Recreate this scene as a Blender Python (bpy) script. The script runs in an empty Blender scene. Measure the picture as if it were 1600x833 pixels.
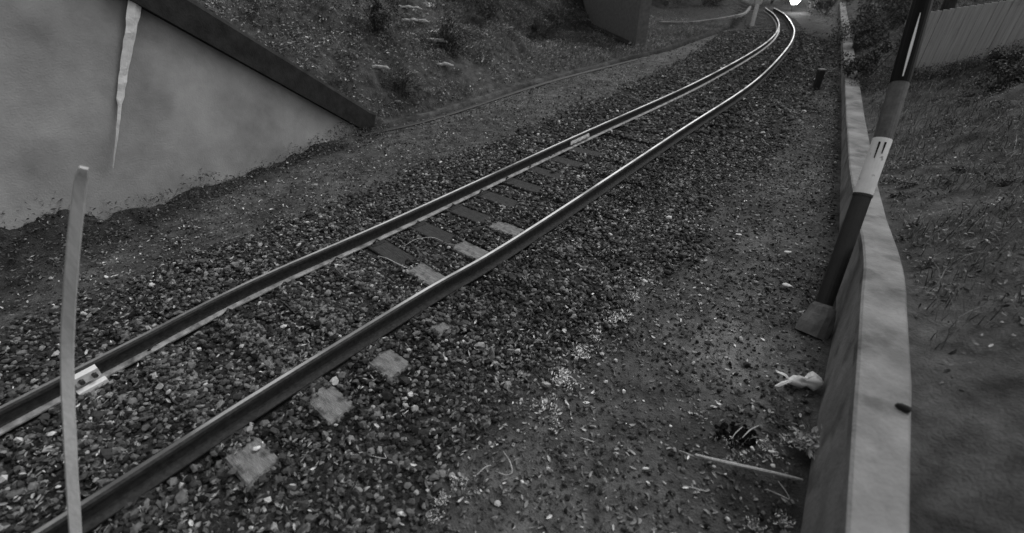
import bpy, math, random
import numpy as np
from mathutils import Vector, Matrix

R = math.radians
random.seed(7); rng = np.random.default_rng(11)
scene = bpy.context.scene
col = scene.collection

# ---------------------------------------------------------------- camera, light, exposure
CAM = Vector((0, 0, 2.97)); PITCH = math.atan2(490.5, 733.0); FPX = 733.0
cam_d = bpy.data.cameras.new('camera'); cam = bpy.data.objects.new('camera', cam_d); col.objects.link(cam)
cam_d.sensor_width = 36; cam_d.lens = FPX / 1600 * 36; cam_d.clip_start = 0.02; cam_d.clip_end = 2000
cam.location = CAM; cam.rotation_euler = (math.pi / 2 - PITCH, 0, 0)
cam_d.dof.use_dof = True; cam_d.dof.focus_distance = 6.0; cam_d.dof.aperture_fstop = 0.85
scene.camera = cam

SUN_EL, SUN_AZ = R(52), R(52)          # azimuth from +Y, negative is to the left
world = bpy.data.worlds.new('World'); scene.world = world; world.use_nodes = True
nt = world.node_tree; nt.nodes.clear()
sky = nt.nodes.new('ShaderNodeTexSky'); sky.sky_type = 'NISHITA'; sky.sun_disc = False
sky.sun_elevation = SUN_EL; sky.sun_rotation = SUN_AZ; sky.air_density = 1.5; sky.dust_density = 4
bwn = nt.nodes.new('ShaderNodeRGBToBW'); bg = nt.nodes.new('ShaderNodeBackground'); wo = nt.nodes.new('ShaderNodeOutputWorld')
bg.inputs['Strength'].default_value = 0.15
nt.links.new(sky.outputs[0], bwn.inputs[0]); nt.links.new(bwn.outputs[0], bg.inputs[0]); nt.links.new(bg.outputs[0], wo.inputs[0])
sd = bpy.data.lights.new('sun', 'SUN'); sd.energy = 0.6; sd.angle = R(22); sd.color = (1, 1, 1)
sun = bpy.data.objects.new('sun', sd); col.objects.link(sun)
sdir = Vector((math.sin(SUN_AZ) * math.cos(SUN_EL), math.cos(SUN_AZ) * math.cos(SUN_EL), math.sin(SUN_EL)))
sun.rotation_euler = sdir.to_track_quat('Z', 'Y').to_euler(); sun.location = (0, 0, 30)
scene.view_settings.view_transform = 'Standard'; scene.view_settings.look = 'None'
scene.view_settings.gamma = 1; scene.view_settings.use_curve_mapping = False
scene.view_settings.exposure = 0.15

# ---------------------------------------------------------------- helpers
def at(px, py, z=0.0):
    """point of the place at height z seen at that pixel of the 1600 px photograph"""
    u, v = px - 800.0, 416.5 - py
    c, s = math.cos(PITCH), math.sin(PITCH)
    d = Vector((u, FPX * c + v * s, -FPX * s + v * c))
    return CAM + d * ((z - CAM.z) / d.z)

def proj(q):
    c, s = math.cos(PITCH), math.sin(PITCH); Z = q.z - CAM.z
    fw = q.y * c - Z * s; return 800 + FPX * q.x / fw, 416.5 - FPX * (q.y * s + Z * c) / fw

def tag(o, label=None, cat=None, group=None, kind=None):
    if label: o['label'] = label
    if cat: o['category'] = cat
    if group: o['group'] = group
    if kind: o['kind'] = kind
    return o

def empty(name, loc, label, cat, group=None, rz=0):
    o = bpy.data.objects.new(name, None); col.objects.link(o); o.location = loc; o.rotation_euler.z = rz
    o.empty_display_size = .1
    return tag(o, label, cat, group)

def hash01(a, b, s):
    v = np.sin(a * 127.1 + b * 311.7 + s * 74.7) * 43758.5453
    return v - np.floor(v)
def vnoise(x, y, s=0):
    xi, yi = np.floor(x), np.floor(y); xf, yf = x - xi, y - yi
    xf = xf * xf * (3 - 2 * xf); yf = yf * yf * (3 - 2 * yf)
    a = hash01(xi, yi, s); b = hash01(xi + 1, yi, s); c = hash01(xi, yi + 1, s); d = hash01(xi + 1, yi + 1, s)
    return (a * (1 - xf) + b * xf) * (1 - yf) + (c * (1 - xf) + d * xf) * yf
def fbm(x, y, s=0, o=4):
    t, a = 0, .5
    for i in range(o):
        t = t + a * vnoise(x * 2 ** i, y * 2 ** i, s + i); a *= .5
    return t
def sstep(a, b, x):
    t = np.clip((x - a) / (b - a), 0, 1); return t * t * (3 - 2 * t)

def mat(name, base=.1, dark=None, scale=8, rough=.9, metal=0, bump=0.0, bscale=40, detail=6, stretch=None, attr=False, emit=0, spots=None, spec=None, lohi=(.35, .65)):
    m = bpy.data.materials.new(name); m.use_nodes = True; n = m.node_tree; L = n.links
    b = n.nodes['Principled BSDF']; b.inputs['Roughness'].default_value = rough; b.inputs['Metallic'].default_value = metal
    if spec is not None: b.inputs['Specular IOR Level'].default_value = spec
    tc = n.nodes.new('ShaderNodeTexCoord'); vec = tc.outputs['Object']
    if stretch:
        mp = n.nodes.new('ShaderNodeMapping'); mp.inputs['Scale'].default_value = stretch; L.new(vec, mp.inputs[0]); vec = mp.outputs[0]
    if dark is None: dark = base * .6
    no = n.nodes.new('ShaderNodeTexNoise'); no.inputs['Scale'].default_value = scale; no.inputs['Detail'].default_value = detail
    no.inputs['Roughness'].default_value = .65
    L.new(vec, no.inputs['Vector'])
    cr = n.nodes.new('ShaderNodeValToRGB'); cr.color_ramp.elements[0].position = lohi[0]; cr.color_ramp.elements[1].position = lohi[1]
    cr.color_ramp.elements[0].color = (dark,) * 3 + (1,); cr.color_ramp.elements[1].color = (base,) * 3 + (1,)
    L.new(no.outputs[0], cr.inputs[0]); out = cr.outputs[0]
    if attr:
        at_ = n.nodes.new('ShaderNodeAttribute'); at_.attribute_name = 'tone'
        mx = n.nodes.new('ShaderNodeMix'); mx.data_type = 'RGBA'; mx.blend_type = 'MULTIPLY'; mx.inputs[0].default_value = 1
        L.new(out, mx.inputs[6]); L.new(at_.outputs['Color'], mx.inputs[7]); out = mx.outputs[2]
    if spots:
        s2 = n.nodes.new('ShaderNodeTexNoise'); s2.inputs['Scale'].default_value = spots[0]; s2.inputs['Detail'].default_value = 5
        L.new(tc.outputs['Object'], s2.inputs['Vector'])
        r2 = n.nodes.new('ShaderNodeValToRGB'); r2.color_ramp.elements[0].position = spots[1]; r2.color_ramp.elements[1].position = spots[1] + .12
        r2.color_ramp.elements[0].color = (1, 1, 1, 1); r2.color_ramp.elements[1].color = (spots[2],) * 3 + (1,)
        L.new(s2.outputs[0], r2.inputs[0])
        mx = n.nodes.new('ShaderNodeMix'); mx.data_type = 'RGBA'; mx.blend_type = 'MULTIPLY'; mx.inputs[0].default_value = 1
        L.new(out, mx.inputs[6]); L.new(r2.outputs[0], mx.inputs[7]); out = mx.outputs[2]
    L.new(out, b.inputs['Base Color'])
    if bump:
        nb = n.nodes.new('ShaderNodeTexNoise'); nb.inputs['Scale'].default_value = bscale; nb.inputs['Detail'].default_value = 6
        L.new(vec, nb.inputs['Vector'])
        bp = n.nodes.new('ShaderNodeBump'); bp.inputs['Strength'].default_value = bump; bp.inputs['Distance'].default_value = .02
        L.new(nb.outputs[0], bp.inputs['Height']); L.new(bp.outputs[0], b.inputs['Normal'])
    if emit:
        b.inputs['Emission Color'].default_value = (1, 1, 1, 1); b.inputs['Emission Strength'].default_value = emit
    return m

M = dict(
    ground=mat('ground_soil', .10, .035, 5, bump=.9, bscale=60, attr=True, detail=9, spec=.1),
    stone=mat('ballast_stone', 1.0, .6, 40, attr=True, rough=.8, spec=.15),
    leaf=mat('dead_leaf', 1.0, .75, 60, attr=True, rough=.8, spec=.2),
    ivy=mat('ivy_leaf', 1.0, .7, 30, attr=True, rough=.6, spec=.3),
    rail_top=mat('polished_rail', .85, .65, 3, rough=.42, metal=1, stretch=(1, 1, 1), detail=3, spots=(.9, .5, .45)),
    rail_side=mat('rusty_rail', .05, .025, 25, rough=.75, metal=.0, bump=.3, spec=.12),
    rail_foot=mat('worn_rail_foot', .36, .06, 9, rough=.5, bump=.2, lohi=(.3, .6)),
    sleeper=mat('weathered_sleeper', .25, .11, 6, bump=.6, bscale=30, stretch=(1, 6, 1), spots=(9, .53, .4)),
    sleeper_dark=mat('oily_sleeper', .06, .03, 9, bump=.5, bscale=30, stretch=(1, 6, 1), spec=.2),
    concrete=mat('concrete', .38, .22, .8, bump=.25, bscale=50, spots=(1.1, .52, .82), spec=.2),
    coping_dark=mat('dark_coping', .035, .018, 5, bump=.3, spec=.1),
    wall_face=mat('low_wall_face', .30, .18, 3, bump=.4, bscale=35, spots=(2.6, .53, .55), spec=.2),
    wall_cope=mat('low_wall_coping', .25, .13, 2.2, bump=.4, bscale=40, spots=(3.2, .54, .6), spec=.2),
    white=mat('white_paint', .85, .7, 6, rough=.5, spots=(18, .63, .25)),
    black=mat('black_gloss', .006, .004, 8, rough=.4, spec=.12),
    dark=mat('dark_paint', .022, .014, 8, rough=.55, bump=.1),
    clear=mat('weathered_grey_sleeve', .11, .05, 14, rough=.5, spots=(20, .6, .6)),
    boot=mat('grey_boot', .18, .11, 9, rough=.8, bump=.4, bscale=25),
    strip=mat('torn_strip', .8, .6, 9, rough=.7, bump=.3),
    lath=mat('pale_lath', .48, .36, 7, rough=.8, stretch=(8, 8, 1), bump=.2),
    wood=mat('bleached_wood', .5, .28, 8, rough=.85, stretch=(10, 10, 1), bump=.4),
    twig=mat('pale_twig', .55, .35, 12, rough=.9),
    bark=mat('bark', .08, .035, 6, bump=.8, bscale=15, stretch=(4, 4, .7)),
    bag=mat('white_plastic', .8, .65, 5, rough=.4, bump=.4, bscale=12),
    paper=mat('pale_litter', .7, .5, 9, rough=.7),
    fence=mat('fence_board', .45, .3, 4, rough=.7, stretch=(12, 12, .4), bump=.2, spots=(3, .6, .8)),
    clamp=mat('white_clamp', .8, .6, 12, rough=.4),
    lamp=mat('lamp_glass', .8, emit=30),
    trash_dark=mat('dark_hollow', .01, .006, 6, rough=1, spec=0),
)

def mesh_obj(name, verts, faces, m, parent=None, mi=None, smooth=False, tones=None):
    me = bpy.data.meshes.new(name); me.from_pydata([tuple(v) for v in verts], [], faces)
    for q in (m if isinstance(m, (list, tuple)) else [m]): me.materials.append(q)
    if mi is not None: me.polygons.foreach_set('material_index', mi)
    if smooth: me.polygons.foreach_set('use_smooth', [True] * len(faces))
    me.update()
    o = bpy.data.objects.new(name, me); col.objects.link(o)
    if parent:
        o.parent = parent
    return o

def batch(name, V, F, tone, m, smooth=False):
    """V (n,k,3), F (f,c) faces of one element, tone (n,)"""
    n, k, _ = V.shape; f, c = F.shape
    me = bpy.data.meshes.new(name)
    me.vertices.add(n * k); me.vertices.foreach_set('co', V.reshape(-1).astype(np.float32))
    idx = (F[None] + (np.arange(n) * k)[:, None, None]).reshape(-1).astype(np.int32)
    me.loops.add(n * f * c); me.loops.foreach_set('vertex_index', idx)
    me.polygons.add(n * f); me.polygons.foreach_set('loop_start', (np.arange(n * f) * c).astype(np.int32))
    me.polygons.foreach_set('loop_total', np.full(n * f, c, dtype=np.int32))
    me.update(calc_edges=True)
    ca = me.color_attributes.new('tone', 'FLOAT_COLOR', 'POINT')
    t = np.ones((n * k, 4), np.float32); t[:, :3] = np.repeat(tone, k)[:, None]
    ca.data.foreach_set('color', t.reshape(-1))
    me.materials.append(m)
    me.polygons.foreach_set('use_smooth', np.full(n * f, smooth, dtype=bool))
    o = bpy.data.objects.new(name, me); col.objects.link(o)
    return o

def catmull(P, n=8):
    P = [Vector(p) for p in P]; Q = [2 * P[0] - P[1]] + P + [2 * P[-1] - P[-2]]; out = []
    for i in range(1, len(Q) - 2):
        for j in range(n):
            t = j / n; a, b, c, d = Q[i - 1:i + 3]
            out.append(.5 * ((2 * b) + (c - a) * t + (2 * a - 5 * b + 4 * c - d) * t * t + (3 * b - 3 * c + d - a) * t ** 3))
    out.append(P[-1]); return out

def sweep(path, prof, closed=True, up=Vector((0, 0, 1))):
    """sweep a profile [(side, up)] along a path"""
    V, F = [], []; k = 0
    for i, p in enumerate(path):
        a = path[max(i - 1, 0)]; b = path[min(i + 1, len(path) - 1)]
        d = (b - a).normalized(); s = d.cross(up).normalized(); u = s.cross(d)
        pr_ = prof(i) if callable(prof) else prof
        if i == 0: k = len(pr_)
        for x, z in pr_: V.append(p + s * x + u * z)
    for i in range(len(path) - 1):
        for j in range(k):
            j2 = (j + 1) % k
            F.append((i * k + j, i * k + j2, (i + 1) * k + j2, (i + 1) * k + j))
    F.append(tuple(range(k - 1, -1, -1))); F.append(tuple((len(path) - 1) * k + j for j in range(k)))
    return V, F

def tube(path, rad, n=8, wob=0):
    """tapered tube through points; rad one value or a list"""
    path = [Vector(p) for p in path]; V, F = [], []
    prev = None
    for i, p in enumerate(path):
        d = (path[min(i + 1, len(path) - 1)] - path[max(i - 1, 0)]).normalized()
        ref = prev if prev else (Vector((0, 0, 1)) if abs(d.z) < .8 else Vector((1, 0, 0)))
        s = (ref - d * ref.dot(d)).normalized(); prev = s; u = d.cross(s)
        r = rad[i] if isinstance(rad, (list, tuple)) else rad
        for j in range(n):
            a = 2 * math.pi * j / n; rr = r * (1 + wob * (random.random() - .5))
            V.append(p + (s * math.cos(a) + u * math.sin(a)) * rr)
    for i in range(len(path) - 1):
        for j in range(n):
            F.append((i * n + j, i * n + (j + 1) % n, (i + 1) * n + (j + 1) % n, (i + 1) * n + j))
    F.append(tuple(range(n - 1, -1, -1))); F.append(tuple((len(path) - 1) * n + j for j in range(n)))
    return V, F

def join(*parts):
    V, F = [], []
    for v, f in parts:
        o = len(V); V += list(v); F += [tuple(i + o for i in q) for q in f]
    return V, F

def box(c, sx, sy, sz, rz=0, bev=0.0):
    """box centred at c, slightly chamfered"""
    V = []; b = min(bev, sx / 3, sy / 3, sz / 3)
    if b <= 0:
        V = [Vector((x * sx / 2, y * sy / 2, z * sz / 2)) for z in (-1, 1) for y in (-1, 1) for x in (-1, 1)]
        F = [(0, 2, 3, 1), (4, 5, 7, 6), (0, 1, 5, 4), (2, 6, 7, 3), (0, 4, 6, 2), (1, 3, 7, 5)]
    else:
        F = []; lv = []
        for z, ins in ((-sz / 2, b), (-sz / 2 + b, 0), (sz / 2 - b, 0), (sz / 2, b)):
            x, y = sx / 2 - ins, sy / 2 - ins; k = b
            ring = [(-x + k, -y), (x - k, -y), (x, -y + k), (x, y - k), (x - k, y), (-x + k, y), (-x, y - k), (-x, -y + k)]
            lv.append(len(V)); V += [Vector((q[0], q[1], z)) for q in ring]
        for i in range(3):
            for j in range(8):
                F.append((lv[i] + j, lv[i] + (j + 1) % 8, lv[i + 1] + (j + 1) % 8, lv[i + 1] + j))
        F.append(tuple(reversed(range(8)))); F.append(tuple(range(lv[3], lv[3] + 8)))
    m = Matrix.Rotation(rz, 4, 'Z')
    return [m @ v + Vector(c) for v in V], F

# ---------------------------------------------------------------- lines of the place
ZR = 0.17
LP = [at(x, y, ZR) for x, y in ((0, 637), (200, 535), (400, 435), (630, 335), (900, 212), (1100, 122), (1195, 68), (1217, 42), (1211, 24), (1196, 12))]
RP = [at(x, y, ZR) for x, y in ((130, 785), (400, 614), (660, 455), (820, 362), (1060, 205), (1180, 126), (1230, 75), (1241, 52), (1238, 38), (1226, 22), (1209, 12))]
LP = [LP[0] + (LP[0] - LP[1]) * 3] + LP
RP = [RP[0] + (RP[0] - RP[1]) * 3] + RP
LC, RC = catmull(LP, 10), catmull(RP, 10)
DITCH = [(-8.2, -4), (-6.0, 3.4), (-5.67, 4.27), (-4.93, 6.22), (-4.34, 7.59), (-3.07, 9.31), (-1.7, 10.52), (.9, 13.85), (4.14, 17.23), (5.8, 18.9), (10.81, 25.5), (16, 36), (20, 60), (20, 300)]
WALL = [(-2.0, -4.5), (.85, 0.05), (1.77, 1.49), (2.60, 2.73), (3.30, 3.77), (4.9, 6.44), (7.25, 10.42), (10.54, 16.1), (13.68, 21.5), (22, 36), (35, 60), (160, 300)]
WALL_H = [(.0, .87), (2, .88), (3, .83), (3.8, .73), (4.6, .60), (6.4, .42), (9.4, .3), (30, .22)]
WING_A, WING_B = Vector((-7.6, .68, 0)), Vector((-2.98, 9.44, 0))

def poly_dist(x, y, P):
    """signed distance, positive on the left of the line"""
    best = np.full(x.shape, 1e9); sg = np.zeros(x.shape)
    for (ax, ay), (bx, by) in zip(P[:-1], P[1:]):
        dx, dy = bx - ax, by - ay; L2 = dx * dx + dy * dy
        t = np.clip(((x - ax) * dx + (y - ay) * dy) / L2, 0, 1)
        ex, ey = x - ax - t * dx, y - ay - t * dy
        d = np.hypot(ex, ey); cr = dx * (y - ay) - dy * (x - ax)
        up = d < best - 1e-9; best = np.where(up, d, best); sg = np.where(up, np.sign(cr), sg)
    return best * sg

def wing_h(x, y):
    d = (WING_B - WING_A); L = d.length; d = d / L
    s = ((x - WING_A.x) * d.x + (y - WING_A.y) * d.y)
    return np.clip((L - s) * .745 + .06, 0, 5.2), L - s

def terrain(x, y, detail=True):
    x = np.asarray(x, float); y = np.asarray(y, float)
    dl = poly_dist(x, y, DITCH); dr = -poly_dist(x, y, WALL)
    z = np.full(x.shape, -.035)
    n1 = fbm(x * .9, y * .9, 3) - .47; n2 = fbm(x * 3.2, y * 3.2, 8) - .47
    # left bank
    off = .35 + 5.0 * sstep(15, 21, y)
    b = np.clip(dl - off, 0, 40)
    zb = .62 * b - .012 * b * b + sstep(0, 1.2, b) * (n1 * .9 + n2 * .3) + .02
    zb = np.minimum(zb, 9 + n1)
    wh, ws = wing_h(x, y)
    zw = (wh - .18) * sstep(-.6, .3, ws) + .12 * np.clip(dl, 0, 30) + n1 * .5
    zb = np.where((ws > -.6) & (dl > .2), np.maximum(zb, zw), zb)
    z = np.where(dl > 0, zb - .05, z)
    z = np.where(np.abs(dl - .08) < .16, np.minimum(z, -.05 - .24 * (1 - np.abs(dl - .08) / .16) * sstep(8, 10, y)), z)
    # right bank behind the low wall
    hw = np.interp(y, [q[0] for q in WALL_H], [q[1] for q in WALL_H])
    zr = hw - .1 + .45 * np.clip(dr - .35, 0, 2.6) + .10 * np.clip(dr - 2.95, 0, 60) + sstep(.4, 1.5, dr) * (n1 * .55 + n2 * .18)
    z = np.where(dr > .14, zr, z)
    z = z + np.where((dl < 0.1) & (dl > -1.2), (.3 + .18 * sstep(6.3, 4.2, y)) * np.exp(-(dl / .28) ** 2) * sstep(9.2, 7.8, y) * (.75 + n2 * 1.6), 0)
    # far rise that closes the view
    z = z + sstep(34, 75, y) * 7 * (1 + n1)
    open_ = (dl <= 0) & (dr <= 0)
    z = np.where(open_, z + n2 * .045 + (fbm(x * 12, y * 12, 4) - .47) * .03, z)
    return z
def tz(x, y): return float(terrain(np.array([x]), np.array([y]))[0])

RARR = np.array([(p.x, p.y) for p in RC]); LARR = np.array([(p.x, p.y) for p in LC])
def track_off(x, y): return poly_dist(x, y, [tuple(q) for q in RARR[::3]] + [tuple(RARR[-1])])
def ballast_mask(x, y):
    o = track_off(x, y)            # positive towards the left rail
    n = (fbm(x * 1.3, y * 1.3, 21) - .47) * 1.0
    return sstep(3.0, 2.55, o + n * .6) * sstep(-1.75, -1.2, o + n)

# ---------------------------------------------------------------- ground sheet
def axis(lo, hi, dense_lo, dense_hi, step, g=1.12):
    a = list(np.arange(dense_lo, dense_hi, step)); s = step; v = dense_hi
    while v < hi: a.append(v); s *= g; v += s
    a.append(hi); s = step; v = dense_lo - step; pre = []
    while v > lo: pre.append(v); s *= g; v -= s
    pre.append(lo); return np.array(pre[::-1] + a)
gx = axis(-400, 400, -9, 16, .06); gy = axis(-300, 600, .4, 22, .06)
GX, GY = np.meshgrid(gx, gy); GZ = terrain(GX, GY)
ny, nx = GX.shape
V = np.stack([GX, GY, GZ], -1).reshape(-1, 3)
i = np.arange(ny - 1)[:, None] * nx + np.arange(nx - 1)[None]
F = np.stack([i, i + 1, i + nx + 1, i + nx], -1).reshape(-1, 4)
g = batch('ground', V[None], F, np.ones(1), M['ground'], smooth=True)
tag(g, kind='structure')
bm_ = ballast_mask(GX, GY); dl = poly_dist(GX, GY, DITCH); dr = -poly_dist(GX, GY, WALL)
wornp = at(1165, 560, 0); worn = np.exp(-(((GX - wornp.x) / .38) ** 2 + ((GY - wornp.y) / .45) ** 2) * (.5 + fbm(GX * 4, GY * 4, 12)))
of = track_off(GX, GY)
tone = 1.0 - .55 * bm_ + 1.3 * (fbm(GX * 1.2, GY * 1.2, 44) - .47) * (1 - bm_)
tone = tone * (1 + .45 * (of > 2.2) * (1 - bm_) * .4)
tone = tone * (1 + 1.3 * worn)
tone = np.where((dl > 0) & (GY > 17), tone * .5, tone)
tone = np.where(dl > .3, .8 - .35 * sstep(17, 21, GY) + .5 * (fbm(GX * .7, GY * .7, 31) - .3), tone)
tone = np.where(dr > .2, .9 + 1.1 * (fbm(GX * 1.1, GY * 1.1, 35) - .45), tone)
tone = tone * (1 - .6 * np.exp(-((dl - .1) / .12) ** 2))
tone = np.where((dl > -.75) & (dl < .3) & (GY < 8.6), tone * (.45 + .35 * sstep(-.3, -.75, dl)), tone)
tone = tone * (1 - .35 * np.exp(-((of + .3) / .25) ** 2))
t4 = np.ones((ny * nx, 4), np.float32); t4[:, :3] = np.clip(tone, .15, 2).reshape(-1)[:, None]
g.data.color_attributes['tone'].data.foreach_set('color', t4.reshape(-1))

# ---------------------------------------------------------------- rails
prof = [(-.07, -.17), (.07, -.17), (.07, -.158), (.018, -.145), (.009, -.13), (.009, -.05), (.034, -.038), (.034, -.012), (.016, 0), (-.016, 0), (-.034, -.012), (-.034, -.038), (-.009, -.05), (-.009, -.13), (-.018, -.145), (-.07, -.158)]
def make_rail(path, label, foot):
    V, F = sweep(path, prof)
    mi = []
    for q in range(len(F)):
        j = q % 16 if q < (len(path) - 1) * 16 else 0
        mi.append(1 if j == 8 else (2 if j in (1, 2, 14, 15) else 0))
    o = mesh_obj('rail', V, F, [M['rail_side'], M['rail_top'], M[foot]], mi=mi)
    return tag(o, label, 'rail', 'running rails of the track')
railL = make_rail(LC, 'left running rail, the one with the pale clamp and the fishplate joint', 'rail_foot')
railR = make_rail(RC, 'right running rail, nearer the camera and the low wall', 'rail_side')

def along(C, p):
    """nearest point and direction of a polyline"""
    k = min(range(len(C) - 1), key=lambda q: (C[q].lerp(C[q + 1], .5) - p).length)
    return (C[k + 1] - C[k]).normalized()

def fish(p, path, length, m, name='fishplate'):
    d = along(path, p); s = d.cross(Vector((0, 0, 1)))
    out = []
    for sd_ in (1, -1):
        V, F = sweep([p - d * length / 2, p + d * length / 2], [(sd_ * .012, -.125), (sd_ * .036, -.115), (sd_ * .03, -.055), (sd_ * .012, -.05)])
        o = mesh_obj(name, V, F, m, railL); out.append(o)
        if sd_ == 1:
            for k in (-.36, -.12, .12, .36):
                c = p + d * length * k + s * .04 + Vector((0, 0, -.088))
                V, F = tube([c - s * .01, c + s * .018], .016, 6)
                mesh_obj('bolt', V, F, m, o)
    return out
fish(at(905, 210, ZR), LC, .62, M['clamp'])
# white insulated joint clamp beside the lath
pj = at(128, 574, ZR); dj = along(LC, pj); sj = dj.cross(Vector((0, 0, 1)))
cl = tag(mesh_obj('joint_clamp', *sweep([pj - dj * .1, pj + dj * .07], [(.045, -.10), (.075, -.10), (.082, -.02), (.05, .004), (.036, -.008)]), M['clamp'], railL), 'white clamp on the left rail')
mesh_obj('clamp_flange', *sweep([pj - dj * .12, pj + dj * .08], [(.075, -.165), (.125, -.165), (.125, -.13), (.08, -.12)]), M['clamp'], cl)
for k in (-.06, .03):
    c = pj + dj * k + sj * .08 + Vector((0, 0, -.06)); mesh_obj('bolt', *tube([c, c + sj * .035], .02, 6), M['sleeper_dark'], cl)

# ---------------------------------------------------------------- sleepers
SL = [(390, 715), (520, 635), (615, 570), (700, 518), (655, 420), (720, 383), (780, 352)]
cum = [0.0]
for a, b in zip(RC[:-1], RC[1:]): cum.append(cum[-1] + (b - a).length)
def r_at(s):
    s = max(0, min(cum[-1] - 1e-4, s)); k = int(np.searchsorted(cum, s, side='right') - 1); k = min(k, len(RC) - 2)
    t = (s - cum[k]) / (cum[k + 1] - cum[k]); return RC[k].lerp(RC[k + 1], t), (RC[k + 1] - RC[k]).normalized()
def s_of(p):
    best = min(np.arange(0, cum[-1], .02), key=lambda s: (r_at(s)[0].xy - p.xy).length); return best
SS = [s_of(at(x, y, 0)) for x, y in SL]
step = (SS[-1] - SS[0]) / 6
allS = [(SS[0] - step * k, 'n') for k in range(5, 0, -1)] + [(s, 'o' if k < 4 else 'i') for k, s in enumerate(SS)]
s = SS[-1] + step
while s < cum[-1] - .3:
    allS.append((s, 'f')); s += step
vis = {0: 'pale concrete sleeper whose bare end shows nearest the photo\'s bottom edge beside the right rail', 1: 'sleeper with its pale bare end showing second outside the right rail', 2: 'sleeper with its clean square pale end third outside the right rail', 3: 'sleeper with a faint half-buried end just outside the right rail, farthest of those ends', 4: 'sleeper showing a pale ribbed face inside the right rail, nearest of the three inner faces', 5: 'sleeper showing a pale face inside the right rail, middle of the three inner faces', 6: 'sleeper showing a dim pale face inside the right rail, farthest of the three inner faces'}
WINDOWS = []     # uncovered rectangles: centre, direction, half sizes
vi = 0
for s, kd in allS:
    p, d = r_at(s); n = Vector((-d.y, d.x, 0)).normalized()
    rz = math.atan2(n.y, n.x); c = Vector((p.x, p.y, 0)) + n * .75
    if kd in 'oi':
        lb = vis[vi]; k = vi; vi += 1
    elif kd == 'n': lb = 'dark sleeper buried in ballast at the near end of the track'
    else: lb = 'dark far sleeper mostly buried in ballast beyond the bare pale ones'
    e = empty('railway_sleeper', (c.x, c.y, -.14), lb, 'sleeper', 'sleepers under the track', rz)
    bd = mesh_obj('sleeper_body', *box((0, 0, .0675), 2.58, .25, .135, bev=.015), M['sleeper'] if kd in 'oi' else M['sleeper_dark'], e)
    if kd in 'oi':
        w = -.40 if kd == 'o' else .40
        WINDOWS.append((Vector((p.x, p.y, 0)) + n * w, n, d, (.05 if k == 3 else .15) if kd == 'o' else .21, .06 if k == 3 else .105))
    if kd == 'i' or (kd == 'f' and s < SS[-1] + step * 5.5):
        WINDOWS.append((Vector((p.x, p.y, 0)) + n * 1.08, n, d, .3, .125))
        if kd == 'i': mesh_obj('oily_half', *box((.45, 0, .0685), .95, .252, .136, bev=.012), M['sleeper_dark'], e)  # darker half of the sleeper, towards the left rail
    near = cum and (p.length < 14)
    if near:
        for g0 in (-.75, .75):
            mesh_obj('rail_chair', *box((g0, 0, .138), .34, .17, .014, bev=.005), M['rail_side'], e)
            for q in (-.105, .105):
                mesh_obj('rail_clip', *tube([(g0 + q, -.05, .145), (g0 + q * .8, -.02, .172), (g0 + q * 1.15, .02, .172), (g0 + q, .05, .145)], .009, 6), M['rail_side'], e)

# ---------------------------------------------------------------- ballast stones
ph = (1 + 5 ** .5) / 2
ICO = np.array([(-1, ph, 0), (1, ph, 0), (-1, -ph, 0), (1, -ph, 0), (0, -1, ph), (0, 1, ph), (0, -1, -ph), (0, 1, -ph), (ph, 0, -1), (ph, 0, 1), (-ph, 0, -1), (-ph, 0, 1)]) / 1.902
ICF = np.array([(0, 11, 5), (0, 5, 1), (0, 1, 7), (0, 7, 10), (0, 10, 11), (1, 5, 9), (5, 11, 4), (11, 10, 2), (10, 7, 6), (7, 1, 8), (3, 9, 4), (3, 4, 2), (3, 2, 6), (3, 6, 8), (3, 8, 9), (4, 9, 5), (2, 4, 11), (6, 2, 10), (8, 6, 7), (9, 8, 1)])
def rotmats(n, tilt=None):
    a = rng.uniform(0, 2 * np.pi, n)
    if tilt is None:
        q = rng.normal(size=(n, 4)); q /= np.linalg.norm(q, axis=1)[:, None]
    else:
        ax = rng.uniform(0, 2 * np.pi, n); tl = rng.normal(0, tilt, n) / 2
        q1 = np.stack([np.cos(tl), np.sin(tl) * np.cos(ax), np.sin(tl) * np.sin(ax), 0 * tl], 1)
        q2 = np.stack([np.cos(a / 2), 0 * a, 0 * a, np.sin(a / 2)], 1)
        w1, x1, y1, z1 = q1.T; w2, x2, y2, z2 = q2.T
        q = np.stack([w1 * w2 - x1 * x2 - y1 * y2 - z1 * z2, w1 * x2 + x1 * w2 + y1 * z2 - z1 * y2, w1 * y2 - x1 * z2 + y1 * w2 + z1 * x2, w1 * z2 + x1 * y2 - y1 * x2 + z1 * w2], 1)
    w, x, y, z = q.T
    return np.stack([1 - 2 * (y * y + z * z), 2 * (x * y - z * w), 2 * (x * z + y * w), 2 * (x * y + z * w), 1 - 2 * (x * x + z * z), 2 * (y * z - x * w), 2 * (x * z - y * w), 2 * (y * z + x * w), 1 - 2 * (x * x + y * y)], 1).reshape(n, 3, 3)

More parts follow.
